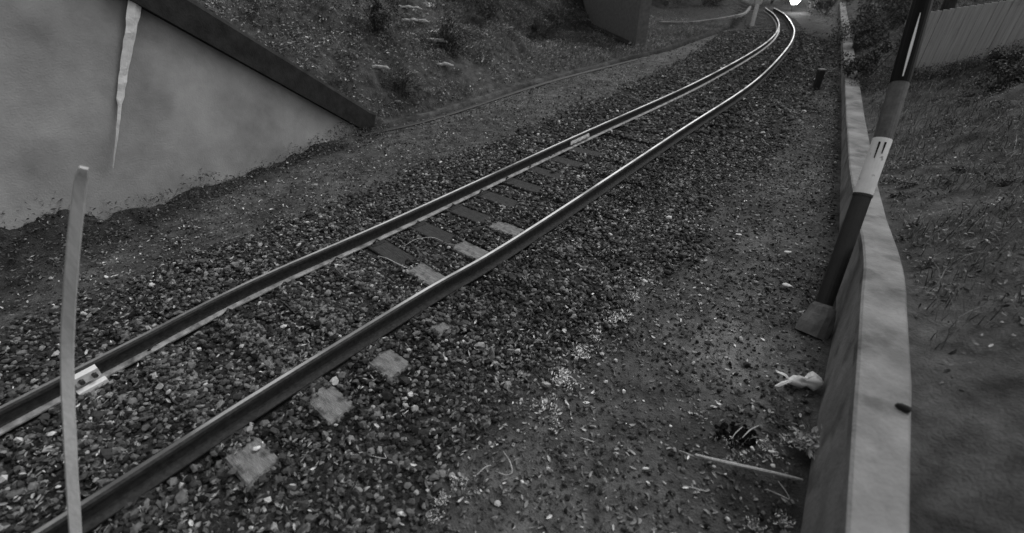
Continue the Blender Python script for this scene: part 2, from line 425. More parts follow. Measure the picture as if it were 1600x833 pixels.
def in_view(x, y, z=0, m=40):
    c, s = math.cos(PITCH), math.sin(PITCH); Z = z - CAM.z
    fw = y * c - Z * s; up = y * s + Z * c; fw = np.maximum(fw, .01)
    px = 800 + FPX * x / fw; py = 416.5 - FPX * up / fw
    return (px > -m - 250) & (px < 1640 + m + 250) & (py < 833 + m + 160)
def scatter(n, x0, x1, y0, y1):
    x = rng.uniform(x0, x1, n); y = rng.uniform(y0, y1, n); k = in_view(x, y); return x[k], y[k]
def uncovered(x, y, pad=0.0):
    h = np.zeros(x.shape, bool)
    for c, n, d, a, b in WINDOWS:
        u = (x - c.x) * n.x + (y - c.y) * n.y; v = (x - c.x) * d.x + (y - c.y) * d.y
        h |= (np.abs(u) < a + pad) & (np.abs(v) < b + pad)
    return h
def dist_rails(x, y):
    return np.minimum(np.abs(track_off(x, y)), np.abs(poly_dist(x, y, [tuple(q) for q in LARR[::3]] + [tuple(LARR[-1])])))

SLC = []
for s_, kd_ in allS:
    p_, d_ = r_at(s_); SLC.append((p_.x, p_.y, d_.x, d_.y))
SLC = np.array(SLC)
def onsleeper(x, y):
    h = np.zeros(x.shape, bool)
    for a, b, c, d in SLC:
        v = (x - a) * c + (y - b) * d; u = -(x - a) * d + (y - b) * c
        h |= (np.abs(v) < .15) & (u > -.62) & (u < 2.1)
    return h
def stones(n, x0, x1, y0, y1, s0, s1, maskf, zoff=0.0):
    x, y = scatter(n, x0, x1, y0, y1)
    k = (rng.random(len(x)) < maskf(x, y)) & ~uncovered(x, y, .018)
    x, y = x[k], y[k]; rd = dist_rails(x, y); k = rd > .085; x, y, rd = x[k], y[k], rd[k]
    n = len(x)
    sz = rng.uniform(s0, s1, n) * np.exp(rng.normal(0, .22, n))
    sc = np.stack([sz * rng.uniform(.8, 1.3, n), sz * rng.uniform(.6, 1.0, n), sz * rng.uniform(.4, .75, n)], 1)
    P = np.clip(ICO[None] * (1 + rng.normal(0, .22, (n, 12, 1))), -.8, .8) * sc[:, None]
    P = np.einsum('nij,nkj->nki', rotmats(n, .7), P)
    z = terrain(x, y) + sz * .15 + rng.uniform(-.3, .6, n) * sz + zoff + .02 * (vnoise(x * 2, y * 2, 5) - .4)
    z = np.where(onsleeper(x, y), np.maximum(z, .004 + sz * .2), z)
    z = np.where(rd < .14, np.minimum(z, -.0), z)
    P += np.stack([x, y, z], 1)[:, None]
    t = np.clip(np.exp(rng.normal(-2.62, .85, n)), .01, .7)
    t *= .65 + .8 * fbm(x * 1.1, y * 1.1, 77)
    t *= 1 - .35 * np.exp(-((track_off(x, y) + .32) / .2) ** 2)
    return P, t
P1, t1 = stones(95000, -5.5, 6, 1.0, 9, .014, .032, ballast_mask)
P2, t2 = stones(60000, -4, 13, 9, 24, .024, .042, ballast_mask)
earth = lambda x, y: np.where(track_off(x, y) > 2, .3, .95) * (poly_dist(x, y, DITCH) < -.05) * (poly_dist(x, y, WALL) > .05) * (1 - .8 * ballast_mask(x, y)) * (.3 + 1.2 * fbm(x * 1.7, y * 1.7, 50))
P3, t3 = stones(90000, -6, 9, 1.0, 12, .007, .021, earth)
P4, t4_ = stones(30000, -4, 14, 12, 26, .015, .03, earth)
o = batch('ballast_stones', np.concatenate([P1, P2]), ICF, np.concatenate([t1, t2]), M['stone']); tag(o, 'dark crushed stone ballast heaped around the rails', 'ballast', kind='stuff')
o = batch('trackside_gravel', np.concatenate([P3, P4]), ICF, np.concatenate([t3 * 1.15, t4_ * 1.15]), M['stone']); tag(o, 'fine grey gravel strewn over the earth beside the ballast', 'gravel', kind='stuff')

# ---------------------------------------------------------------- leaves, grass
LEAF = np.array([(-1, 0, 0), (-.45, .42, .12), (.35, .38, .10), (1, 0, .1), (.35, -.38, .12), (-.45, -.42, .10), (0, 0, -.02)])
LEF = np.array([(0, 6, 1), (1, 6, 2), (2, 6, 3), (3, 6, 4), (4, 6, 5), (5, 6, 0)])
def leaves_at(x, y, z, s0, s1, tilt, tone, aspect=(.5, 1.0), curl=.5):
    n = len(x); sz = rng.uniform(s0, s1, n)
    P = LEAF[None].repeat(n, 0) * np.stack([sz, sz * rng.uniform(*aspect, n), sz], 1)[:, None]
    P[:, :, 2] += curl * rng.uniform(-1, 1, n)[:, None] * (P[:, :, 0] ** 2) / sz[:, None]
    P = np.einsum('nij,nkj->nki', rotmats(n, tilt), P) + np.stack([x, y, z], 1)[:, None]
    return P, tone
x, y = scatter(150000, -6, 10, 1, 16)
k = (poly_dist(x, y, DITCH) < -.02) & (poly_dist(x, y, WALL) > .03) & (dist_rails(x, y) > .1) & ~uncovered(x, y)
k &= rng.random(len(x)) < (.35 - .2 * ballast_mask(x, y) + 1.3 * sstep(.35, .75, fbm(x * 1.6, y * 1.6, 91)))
x, y = x[k], y[k]; n = len(x)
tone = np.clip(np.exp(rng.normal(-2.3, .9, n)), .01, .85)
o = batch('leaf_litter', *[(lambda a: (a[0]))(leaves_at(x, y, terrain(x, y) + .012 + .035 * ballast_mask(x, y), .008, .03, .5, tone, (.35, 1.0)))], LEF, tone, M['leaf'])
tag(o, 'small dry leaves scattered over the ballast and earth', 'leaf litter', kind='stuff')

def bank_leaves(name, n, box_, s0, s1, cond, tmul, label, lift=.12, tilt=.7):
    x, y = scatter(n, *box_); k = cond(x, y); x, y = x[k], y[k]; n = len(x)
    hgt = fbm(x * 1.4, y * 1.4, 61); z = terrain(x, y) + rng.uniform(0, 1, n) ** 1.5 * lift * (.3 + 2.2 * np.clip(hgt - .35, 0, 1))
    t = np.clip(np.exp(rng.normal(-2.35, .55, n)), .02, .5) * tmul * (.55 + 1.0 * fbm(x * 2, y * 2, 66))
    P, t = leaves_at(x, y, z, s0, s1, tilt, t, (.5, 1.0))
    return tag(batch(name, P, LEF, t, M['ivy']), label, name.replace('_', ' '), kind='stuff')
def wing_clear(x, y):
    wh, ws = wing_h(x, y); return True
WEEDS = 1
patch = lambda x, y, s: rng.random(len(x)) < .12 + 1.5 * sstep(.38, .6, fbm(x * .8, y * .8, s))
bank_leaves('mound_weeds', 60000, (-7, -2.5, 2, 9.6), .012, .03, lambda x, y: (np.abs(poly_dist(x, y, DITCH) + .22) < .3) & (rng.random(len(x)) < 1.3 * fbm(x * 3, y * 3, 15)), .7, 'dark low weeds on the earth heaped against the wing wall', .45)
bank_leaves('bank_ivy', 170000, (-14, 9, 6, 28), .02, .05, lambda x, y: (poly_dist(x, y, DITCH) > .38) & patch(x, y, 71), 2.0, 'low ivy and leaf clutter covering the left bank', .3)
bank_leaves('slope_ground_cover', 260000, (2, 24, 1.2, 26), .012, .03, lambda x, y: (poly_dist(x, y, WALL) < -.34) & patch(x, y, 72) & (np.hypot(x, y) > 3.2), 1.15, 'tangled ground cover on the slope behind the low wall', .16)

# grass blades
GB = np.array([(-.5, 0, 0), (.5, 0, 0), (.35, .25, .5), (-.35, .25, .5), (0, .8, .95)])
def grass(x, y, z, h0, h1, w, tone, lean=.35):
    n = len(x); h = rng.uniform(h0, h1, n)
    tri = np.array([(0, 1, 2), (0, 2, 3), (3, 2, 4)])
    P = GB[None].repeat(n, 0) * np.stack([np.full(n, w), h * rng.uniform(.2, 1.2, n), h], 1)[:, None]
    P = np.einsum('nij,nkj->nki', rotmats(n, .15), P) + np.stack([x, y, z], 1)[:, None]
    return P, tri, tone
x, y = scatter(160000, -9, 22, 1.2, 26)
k = ((poly_dist(x, y, DITCH) > .3) | (poly_dist(x, y, WALL) < -.4)) & (fbm(x * 1.1, y * 1.1, 81) > .40) & (np.hypot(x, y) > 2.9)
x, y = x[k], y[k]; t = np.clip(np.exp(rng.normal(-2.0, .5, len(x))), .03, .5)
P, tri, t = grass(x, y, terrain(x, y) - .01, .08, .25, .008, t)
tag(batch('bank_grass', P, tri, t, M['ivy']), 'thin dry grass growing on both banks', 'grass', kind='stuff')
x, y = scatter(9000, -6, 11, 1.4, 20)
k = (poly_dist(x, y, DITCH) < -.02) & (poly_dist(x, y, WALL) > .03) & (ballast_mask(x, y) < .4) & (fbm(x * 1.5, y * 1.5, 83) > .52)
x, y = x[k], y[k]; t = np.clip(np.exp(rng.normal(-1.9, .5, len(x))), .03, .5)
P, tri, t = grass(x, y, terrain(x, y) - .005, .015, .06, .005, t)
tag(batch('trackside_grass', P, tri, t, M['ivy']), 'sparse short grass on the earth beside the track', 'grass', kind='stuff')

def scrub(name, label, n, box_, cond, r0, r1, per, tm):
    x, y = scatter(n, *box_); k = cond(x, y); x, y = x[k], y[k]; n = len(x); z = terrain(x, y)
    rr = rng.uniform(r0, r1, n); ct = np.exp(rng.normal(0, .45, n))
    i = np.repeat(np.arange(n), per); dd = rng.normal(size=(len(i), 3)); dd /= np.linalg.norm(dd, axis=1)[:, None]
    dd[:, 2] = np.abs(dd[:, 2]) * .8; q = dd * (rr[i] * rng.random(len(i)) ** .35)[:, None]
    q[:, 0] *= 1.5
    t = np.clip(np.exp(rng.normal(-2.5, .55, len(i))), .02, .5) * ct[i] * tm
    P, t = leaves_at(x[i] + q[:, 0], y[i] + q[:, 1], z[i] + q[:, 2], .012, .034, 1.1, t, (.25, .8))
    return tag(batch(name, P, LEF, t, M['ivy']), label, 'scrub', kind='stuff')
scrub('bank_scrub', 'rough tangled scrub and brambles over the left bank', 1500, (-13, 8, 8, 26), lambda x, y: (poly_dist(x, y, DITCH) > .5) & (fbm(x * .7, y * .7, 101) > .43), .1, .32, 150, 1.9)
scrub('slope_scrub', 'rough tangled scrub over the slope behind the low wall', 2300, (2.4, 22, 1.2, 26), lambda x, y: (poly_dist(x, y, WALL) < -.5) & (np.hypot(x, y) > 3.0) & (fbm(x * .8, y * .8, 102) > .40), .06, .2, 130, 1.25)
scrub('bend_scrub', 'dark growth closing in around the far bend of the track', 900, (8, 34, 25, 50), lambda x, y: (dist_rails(x, y) > 1.3) & (np.hypot(x - 20, y - 38) > 1.6), .25, .7, 90, .9)
scrub('fence_scrub', 'leafy growth along the foot of the board fence', 300, (8, 11.5, 8.5, 12.2), lambda x, y: np.abs((x - 9.0) * .866 + (y - 11.6) * .5) < .42, .2, .38, 170, 1.0)
scrub('wall_fringe', 'low weeds fringing the back edge of the low wall', 420, (1.5, 14, 1.5, 20), lambda x, y: (poly_dist(x, y, WALL) < -.30) & (poly_dist(x, y, WALL) > -.48) & (y > 3.2), .04, .1, 60, .9)

# ---------------------------------------------------------------- left wing wall
wd = (WING_B - WING_A); WL = wd.length; wd.normalize(); wn = Vector((wd.y, -wd.x, 0))     # faces the track
def wh_of(s): return min(5.2, (WL - s) * .745 + .06)
e = empty('wing_wall', WING_A, 'large smooth pale concrete wing wall with sloping dark coping, left of the track', 'retaining wall')
ps = [0, 1, 2, 2.9, WL * .5, WL * .7, WL * .85, WL - .05]
V, F = [], []
for s in ps:
    for th, zz in ((0, -.3), (0, wh_of(s)), (-.35, wh_of(s)), (-.35, -.3)):
        b = wd * s + wn * th; V.append(Vector((b.x, b.y, zz)))
for q in range(len(ps) - 1):
    for j in range(4): F.append((q * 4 + j, q * 4 + (j + 1) % 4, q * 4 + 4 + (j + 1) % 4, q * 4 + 4 + j))
F += [(3, 2, 1, 0), tuple(len(V) - 4 + j for j in range(4))]
mesh_obj('wall', V, F, M['concrete'], e)
cp = [wd * s + Vector((0, 0, wh_of(s))) for s in ps]; cp.append(wd * (WL + .12) + Vector((0, 0, .0)))
V, F = sweep([p - wn * .15 for p in cp], [(-.7, -.05), (-.7, .32), (.22, .32), (.27, .26), (.27, -.10), (.16, -.10), (.16, -.05)])
mesh_obj('coping', V, F, M['coping_dark'], e)
# torn pale strip hanging down the wall
V, F = [], []
N = 26
for k in range(N + 1):
    t = k / N; zz = 2.75 - 2.02 * t; s = WL * 0
    a = Vector((-4.50, 6.55, 2.7)).lerp(Vector((-5.03, 5.56, .74)), t)
    w = (.15 * (1 - t ** 1.6) ** 1.0 + .012) * (1 + .25 * (random.random() - .5))
    if t > .62: w *= .6
    u = wd * w / 2
    bul = .05 + .02 * math.sin(t * 9) + .01 * random.random()
    V += [a - u + wn * bul, a + wn * (bul + .02), a + u + wn * (bul - .005), a + wn * (bul - .01)]
for k in range(N):
    for j in range(4): F.append((k * 4 + j, k * 4 + (j + 1) % 4, k * 4 + 4 + (j + 1) % 4, k * 4 + 4 + j))
F += [(3, 2, 1, 0), tuple(N * 4 + j for j in range(4))]
st = mesh_obj('hanging_strip', V, F, M['strip']); tag(st, 'pale tapering torn strip hanging down the face of the concrete wing wall', 'strip')

# ---------------------------------------------------------------- right low wall
def cw(y): return float(np.interp(y, [1, 2, 3, 4, 8], [.2, .25, .26, .25, .29]))
def hw_of(y): return float(np.interp(y, [q[0] for q in WALL_H], [q[1] for q in WALL_H]))
wp = catmull([(x, y, 0) for x, y in WALL[:-2]], 12)
e = empty('low_wall', (1.77, 1.49, -.1), 'long low concrete wall with pale coping running beside the track on the right', 'wall')
o0 = Vector(e.location)
V, F = sweep(wp, lambda i: [(.02, -.3), (.0, hw_of(wp[i].y) - .08), (cw(wp[i].y) - .03, hw_of(wp[i].y) - .08), (cw(wp[i].y) - .03, -.3)])
mesh_obj('wall_face', [v - o0 for v in V], F, M['wall_face'], e)
V, F = sweep(wp, lambda i: [(-.025, hw_of(wp[i].y) - .08), (-.025, hw_of(wp[i].y) - .012), (-.01, hw_of(wp[i].y)), (cw(wp[i].y) - .015, hw_of(wp[i].y)), (cw(wp[i].y), hw_of(wp[i].y) - .015), (cw(wp[i].y), hw_of(wp[i].y) - .08)])
mesh_obj('coping', [v - o0 for v in V], F, M['wall_cope'], e)
# dark knot on the coping
c = at(1410, 636, .885)
V, F = tube([c + Vector((0, 0, -.02)), c + Vector((0.004, 0, -.002)), c + Vector((.006, .006, .010)), c + Vector((.008, .008, .014))], [.034, .04, .03, .008], 11, .6)
tag(mesh_obj('moss_clump', V, F, M['coping_dark'], smooth=True), 'small dark clump of moss on the edge of the low wall\'s coping', 'moss')

# ---------------------------------------------------------------- far grey wall on the left
A = Vector((4.66, 19.4, -.3)); B = Vector((1.9, 41, -.3)); d = (B - A).normalized(); n = Vector((d.y, -d.x, 0))
e = empty('far_concrete_wall', A, 'smooth grey concrete wall standing far off beyond the left bank', 'wall')
V, F = [], []
for s, h in ((0, 3.3), (8, 3.9), (21, 5)):
    for th, zz in ((0, 0), (0, h), (.4, h), (.4, 0)):
        q = d * s + n * th; V.append(Vector((q.x, q.y, zz)))
for q in range(2):
    for j in range(4): F.append((q * 4 + j, q * 4 + (j + 1) % 4, q * 4 + 4 + (j + 1) % 4, q * 4 + 4 + j))
F += [(3, 2, 1, 0), (8, 9, 10, 11)]
mesh_obj('wall', V, F, M['boot'], e)
V, F = sweep([Vector((0, 0, .0)) - n * .1, d * 21 - n * .1], [(-.2, 0), (-.2, .4), (.0, .45), (.0, 0)])
mesh_obj('plinth', V, F, M['coping_dark'], e)  # dark strip along the foot of the far wall

# ---------------------------------------------------------------- striped pole
def lerp_path(P, z):
    for a, b in zip(P[:-1], P[1:]):
        if a.z <= z <= b.z: return a.lerp(b, (z - a.z) / (b.z - a.z))
    return P[-1]
PB = Vector((2.89, 3.38, -.08))
PT = at(1442, 0, 2.62)
def pole_pt(px, py):
    best = min((PB.lerp(PT, k / 400) for k in range(401)), key=lambda q: abs(proj(q)[1] - py))
    return best * .45 + at(px, py, best.z) * .55
PP = [PB, pole_pt(1326, 400), pole_pt(1353, 305), pole_pt(1386, 218), pole_pt(1411, 130), PT]
e = empty('striped_pole', PB, 'slanting black, grey and white banded pole standing in a grey boot by the low wall', 'pole')
rel = lambda P: [p - PB for p in P]
def seg(a, b, r, m, name, parent=e):
    return mesh_obj(name, *tube(rel([a, a.lerp(b, .5), b]), r, 20), m, parent, smooth=False)
seg(PP[0], PP[2], .074, M['dark'], 'lower_sleeve')
seg(PP[2], PP[3], .076, M['white'], 'white_band')
seg(PP[3], PP[4], .075, M['clear'], 'grey_band')
bs = seg(PP[4], PP[5] + (PP[5] - PP[4]) * .35, .078, M['black'], 'black_sleeve')
for q in (1, 2): pass
# highlight on the black sleeve, modelled as a pale strip facing the camera
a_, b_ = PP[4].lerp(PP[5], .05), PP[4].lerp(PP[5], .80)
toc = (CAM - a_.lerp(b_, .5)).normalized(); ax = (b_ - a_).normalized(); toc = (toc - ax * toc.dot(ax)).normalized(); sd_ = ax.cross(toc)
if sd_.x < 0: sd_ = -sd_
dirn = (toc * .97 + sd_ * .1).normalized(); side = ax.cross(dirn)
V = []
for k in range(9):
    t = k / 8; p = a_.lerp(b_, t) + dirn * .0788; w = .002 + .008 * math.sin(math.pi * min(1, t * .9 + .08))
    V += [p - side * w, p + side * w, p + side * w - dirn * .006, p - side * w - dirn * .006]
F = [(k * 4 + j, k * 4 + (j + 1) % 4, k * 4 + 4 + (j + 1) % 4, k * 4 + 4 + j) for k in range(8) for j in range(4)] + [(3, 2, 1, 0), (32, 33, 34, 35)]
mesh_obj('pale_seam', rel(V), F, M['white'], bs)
# dark screw marks on the white band
ta = PP[3].lerp(PP[2], .08); tb = PP[3].lerp(PP[2], .36)
for off, l in ((-.02, 1.0), (.024, .7)):
    a2 = ta + dirn * .0755 + side * off; b2 = ta.lerp(tb, l) + dirn * .0755 + side * off
    mesh_obj('dark_slot', *tube(rel([a2, b2]), [.009, .004], 6), M['black'], e)
mesh_obj('rim', *tube(rel([PP[2] - (PP[3] - PP[2]).normalized() * .012, PP[2] + (PP[3] - PP[2]).normalized() * .01]), .080, 20), M['dark'], e)
up = (PP[1] - PB).normalized()
mesh_obj('boot', *tube(rel([PB + up * .0 + Vector((-.03, 0, 0)), PB + up * .1 + Vector((-.02, 0, 0)), PB + up * .2, PB + up * .28, PB + up * .31]), [.15, .145, .125, .105, .088], 14, .12), M['boot'], e)

# ---------------------------------------------------------------- pale lath on the left
LB = at(121, 915, -.06)
LPT = catmull([LB, at(118, 833, .2), at(111, 720, .58), at(105, 560, 1.1), at(112, 420, 1.6), at(124, 300, 1.98), at(131, 262, 2.1)], 6)
V, F = [], []
for i, p in enumerate(LPT):
    d = (LPT[min(i + 1, len(LPT) - 1)] - LPT[max(i - 1, 0)]).normalized(); c = (CAM - p).normalized()
    s = d.cross(c).normalized(); u = s.cross(d); t = i / (len(LPT) - 1)
    w = np.interp(t, [0, .15, .5, .9, 1], [.02, .028, .030, .026, .018]) * (1 + .05 * (random.random() - .5)); h = .011
    for a, b in ((-w, -h * .4), (-w * .8, h), (w * .8, h), (w, -h * .4), (w * .8, -h), (-w * .8, -h)): V.append(p + s * a + u * b)
k6 = 6
for i in range(len(LPT) - 1):
    for j in range(6): F.append((i * 6 + j, i * 6 + (j + 1) % 6, i * 6 + 6 + (j + 1) % 6, i * 6 + 6 + j))
F += [(5, 4, 3, 2, 1, 0), tuple(len(V) - 6 + j for j in range(6))]
tag(mesh_obj('wooden_lath', V, F, M['lath']), 'tall thin pale lath standing upright in the ballast at the far left', 'lath')

# ---------------------------------------------------------------- marker posts
p = at(1275, 137, 0); e = empty('marker_post', (p.x, p.y, tz(p.x, p.y)), 'short dark post with a pale top standing by the ballast on the right', 'post')
mesh_obj('post', *box((0, 0, .22), .15, .13, .5, bev=.015), M['dark'], e); mesh_obj('cap', *box((0, 0, .49), .17, .15, .04, bev=.012), M['wall_cope'], e)
p = at(1322, 84, .1); z0 = tz(p.x + .3, p.y)
e = empty('small_post', (p.x + .25, p.y, z0), 'small dark stump-like post just behind the far end of the low wall', 'post')
mesh_obj('post', *tube([(0, 0, -.1), (0, 0, .3), (.02, 0, .62)], [.13, .11, .1], 8, .1), M['dark'], e); mesh_obj('cap', *box((.02, 0, .64), .24, .2, .04, bev=.01), M['boot'], e)
p = at(1175, 40, 0); e = empty('white_marker', (p.x, p.y, tz(p.x, p.y)), 'small white marker post far off at the end of the pale kerb', 'post')
mesh_obj('post', *box((0, 0, .45), .16, .12, 1.0, bev=.02), M['white'], e); mesh_obj('head_plate', *box((.03, 0, 1.05), .3, .1, .24, bev=.02), M['paper'], e)

# distant glowing disc, added for a bright spot of unknown source
p = at(1241, 16, 0); z0 = tz(p.x, p.y)
p = Vector((at(1241, 6, .4).x, at(1241, 6, .4).y, 0)); z0 = tz(p.x, p.y)
e = empty('lamp', (p.x, p.y, z0), 'bright white glowing lamp far away at the top of the photo above the bend', 'lamp')
zt = .55 - z0
mesh_obj('stand', *tube([(0, 0, -.1), (0, 0, zt)], .05, 8), M['dark'], e)
mesh_obj('housing', *tube([(0, .28, zt + .1), (0, .1, zt + .1), (0, .0, zt + .1)], [.12, .3, .33], 16), M['dark'], e)
mesh_obj('glass', *tube([(0, -.005, zt + .1), (0, -.06, zt + .1), (0, -.09, zt + .1)], [.3, .2, .06], 16), M['lamp'], e)
ld = bpy.data.lights.new('lamp_light', 'POINT'); ld.energy = 120; ld.shadow_soft_size = .35  # point light added to put glints on the far rails
lo = bpy.data.objects.new('lamp_light', ld); col.objects.link(lo); lo.parent = e; lo.location = (0, -.6, zt + .25)

# ---------------------------------------------------------------- kerbs
kp = catmull([at(x, y, 0) for x, y in ((1030, 37), (1075, 37), (1110, 33), (1140, 28), (1163, 22), (1172, 12))], 5)
V, F = sweep([Vector((p.x, p.y, .02)) for p in kp], [(-.07, -.2), (-.07, .06), (-.05, .07), (.05, .07), (.07, .06), (.07, -.2)])
tag(mesh_obj('path_kerb', V, F, M['wall_cope']), 'pale curved kerb far off on the left of the bend', 'kerb')
kp = catmull([(x + .1, y - .22, -.03) for x, y in DITCH[5:9]], 6)
V, F = sweep(kp, [(-.05, -.15), (-.05, .03), (.05, .03), (.06, .02), (.06, -.15)])
tag(mesh_obj('ditch_edging', V, F, M['dark']), 'narrow worn edging strip along the dark ditch at the foot of the left bank', 'kerb')

# ---------------------------------------------------------------- fence on the right bank
fa, fb = Vector((9.25, 12.0, 0)), Vector((10.75, 9.4, 0))
topz = lambda s: 1.84 + .25 * s
d = (fb - fa); d.z = 0; FL = d.length; d.normalize(); n = Vector((d.y, -d.x, 0))
e = empty('board_fence', (fa.x, fa.y, 1.0), 'pale upright board fence at the top of the slope in the right corner', 'fence')
V, F = [], []; x0 = -.05; k = 0
while x0 < FL + .6:
    w = .11; j = random.uniform(-.006, .006)
    q = d * (x0 + w / 2) + n * (j + (.012 if k % 2 else 0)); v, f = box((q.x, q.y, (topz(x0) - 2.0) / 2), w - .004, .02, topz(x0), math.atan2(d.y, d.x), .004); V, F = join((V, F), (v, f)); x0 += w; k += 1
mesh_obj('boards', V, F, M['fence'], e)
for s in (0.02, FL * .5, FL):
    q = d * s - n * .06; mesh_obj('fence_post', *box((q.x, q.y, (topz(s) - 2.0) / 2 - .02), .09, .09, topz(s), math.atan2(d.y, d.x), .008), M['fence'], e)
for zz in (.62,):
    q = d * (FL / 2) - n * .03; mesh_obj('fence_rail', *box((q.x, q.y, zz), FL + .5, .03, .08, math.atan2(d.y, d.x), .005), M['fence'], e)

# ---------------------------------------------------------------- steps in the left bank
def hit(px, py):
    """where the sight line meets the terrain"""
    a = at(px, py, 0) - CAM if py > -70 else None
    for k in range(60, 1010):
        q = CAM + a * (k / 1000)
        if q.z < tz(q.x, q.y): return q
    return CAM + a
for (px, py, w), lb in zip(((632, 13, .95), (646, 33, .8), (672, 64, .9), (690, 102, .6), (588, 106, .6)), ('highest pale timber step on the left bank', 'second pale timber step from the top on the left bank', 'third pale timber step from the top on the left bank', 'lowest pale timber step on the left bank, among leaves', 'pale plank lying alone left of the steps on the bank')):
    p = hit(px, py)
    an = R(random.uniform(-4, 10)); dd = Vector((math.cos(an), math.sin(an), 0)); c0 = Vector((p.x, p.y, p.z + .02))
    V, F = tube([c0 + dd * w * (k_ / 8 - .5) + Vector((0, 0, random.uniform(-.02, .02) - .05 * abs(k_ / 4 - 1) ** 3)) for k_ in range(9)], [.02] + [.042 * random.uniform(.8, 1.15) for k_ in range(7)] + [.018], 8, .3)
    tag(mesh_obj('timber_step', V, F, M['fence']), lb, 'step', 'timber steps set in the left bank')

# ---------------------------------------------------------------- trees and shrubs
def foliage(c, r, n, s0, s1, tm=1.0, clumps=14, sq=.8):
    cc = rng.normal(size=(clumps, 3)); cc /= np.linalg.norm(cc, axis=1)[:, None]; cc *= rng.uniform(.3, 1.15, (clumps, 1)); cc[:, 0] *= 1.3; cc[:, 2] *= sq
    cr = rng.uniform(.22, .48, clumps)
    k = rng.integers(0, clumps, n); dd = rng.normal(size=(n, 3)); dd /= np.linalg.norm(dd, axis=1)[:, None]
    P = (cc[k] + dd * (cr[k] * rng.random(n) ** .4)[:, None]) * r + np.array(c)
    ct = rng.uniform(.6, 1.4, clumps)
    t = np.clip(np.exp(rng.normal(-2.5, .4, n)), .02, .3) * ct[k] * tm
    return leaves_at(P[:, 0], P[:, 1], P[:, 2], s0, s1, 1.2, t, (.5, .9))
def shrub(px, py, r, n, label, tm=1.0, s=.04, h=None):
    p = hit(px, py); e = empty('shrub', (p.x, p.y, p.z), label, 'shrub', 'shrubs on the banks')
    P, t = foliage((0, 0, r * .75), r, n, s * .6, s, tm)
    o = batch('foliage', P, LEF, t, M['ivy']); o.parent = e
    parts = []
    for k in range(6):
        a = random.uniform(0, 6.28); q = Vector((math.cos(a), math.sin(a), 0))
        parts.append(tube([(0, 0, -.1), q * r * .25 + Vector((0, 0, r * .5)), q * r * .55 + Vector((0, 0, r * 1.1))], [.02, .013, .006], 5))
    mesh_obj('stems', *join(*parts), M['bark'], e)
shrub(1352, 125, .62, 2600, 'dark rounded shrub just behind the low wall, left of the banded pole', .8, .05)
shrub(1340, 78, .75, 2400, 'dark shrub farther along behind the low wall near the small post', .8, .055)
shrub(1365, 55, 1.0, 2600, 'large dark bush behind the wall, below the trees', .7, .06)
shrub(1497, 62, .38, 1500, 'small dark shrub growing against the board fence', .8, .04)
shrub(1560, 140, .3, 1200, 'low dark bush below the board fence near the right edge', .7, .04)
shrub(1580, 125, .35, 1400, 'low dark bush farther right below the board fence', .7, .04)
shrub(1415, 28, .7, 2000, 'dark bush behind the top of the banded pole', .6, .05)
shrub(628, 150, .36, 1500, 'small rounded bush at the foot of the left bank', .8, .035)
shrub(590, 50, .5, 1700, 'dark bush on the left bank beside the timber steps', .8, .045)
shrub(760, 30, .8, 3000, 'broad leafy bush high on the left bank', 1.25, .05)
shrub(700, 80, .5, 1600, 'leafy bush by the lowest timber step', 1.0, .045)
shrub(850, 60, .7, 2200, 'dark bush on the left bank beside the far wall', .7, .05)
shrub(1290, 22, 1.2, 2600, 'broad shrub to the right of the distant lamp', 1.0, .08)
shrub(1205, 6, 1.5, 2600, 'dark shrub to the left of the distant lamp', .6, .08)
shrub(1100, 8, 1.2, 2400, 'dark shrub behind the pale curved kerb', .7, .08)
shrub(1040, 10, 1.2, 2400, 'dark shrub right of the far concrete wall', .7, .08)

def tree(x, y, H, r, label, tm=.8):
    z0 = tz(x, y); e = empty('tree', (x, y, z0), label, 'tree', 'trees around the line')
    lean = Vector((random.uniform(-.06, .06) * H, random.uniform(-.06, .06) * H, 0))
    tp = [Vector((0, 0, -.2)), lean * .3 + Vector((0, 0, H * .3)), lean * .6 + Vector((.1, 0, H * .55)), lean + Vector((0, 0, H * .9))]
    parts = [tube(tp, [H * .03, H * .022, H * .016, H * .004], 10, .1)]
    for k in range(7):
        a = random.uniform(0, 6.28); b = tp[1].lerp(tp[2], random.uniform(0.1, 1)); q = Vector((math.cos(a), math.sin(a), .5))
        parts.append(tube([b, b + q * r * .4, b + q * r * .8 + Vector((0, 0, .2))], [H * .01, H * .006, H * .002], 6))
    mesh_obj('trunk', *join(*parts), M['bark'], e, smooth=True)
    P, t = foliage((lean.x, lean.y, H * .66), r, 5200, .07, .14, tm, 22)
    o = batch('crown', P, LEF, t, M['ivy']); o.parent = e
tree(13.5, 16.5, 6.5, 2.8, 'leafy tree standing behind the board fence', .6)
tree(16.5, 13, 6, 2.6, 'tree behind the right end of the board fence', .6)
tree(17.2, 24, 7, 3.0, 'dark tree beyond the low wall, over the top of the banded pole', .6)
tree(29, 36, 9, 3.5, 'tall dark tree at the far right of the bend', .6)
tree(13, 41, 9, 3.4, 'tall dark tree at the far left of the bend', .6)
tree(7.5, 36, 8, 3.2, 'dark tree behind the pale curved kerb', .6)
tree(-1, 24, 7, 2.8, 'dark tree at the top of the left bank', .6)

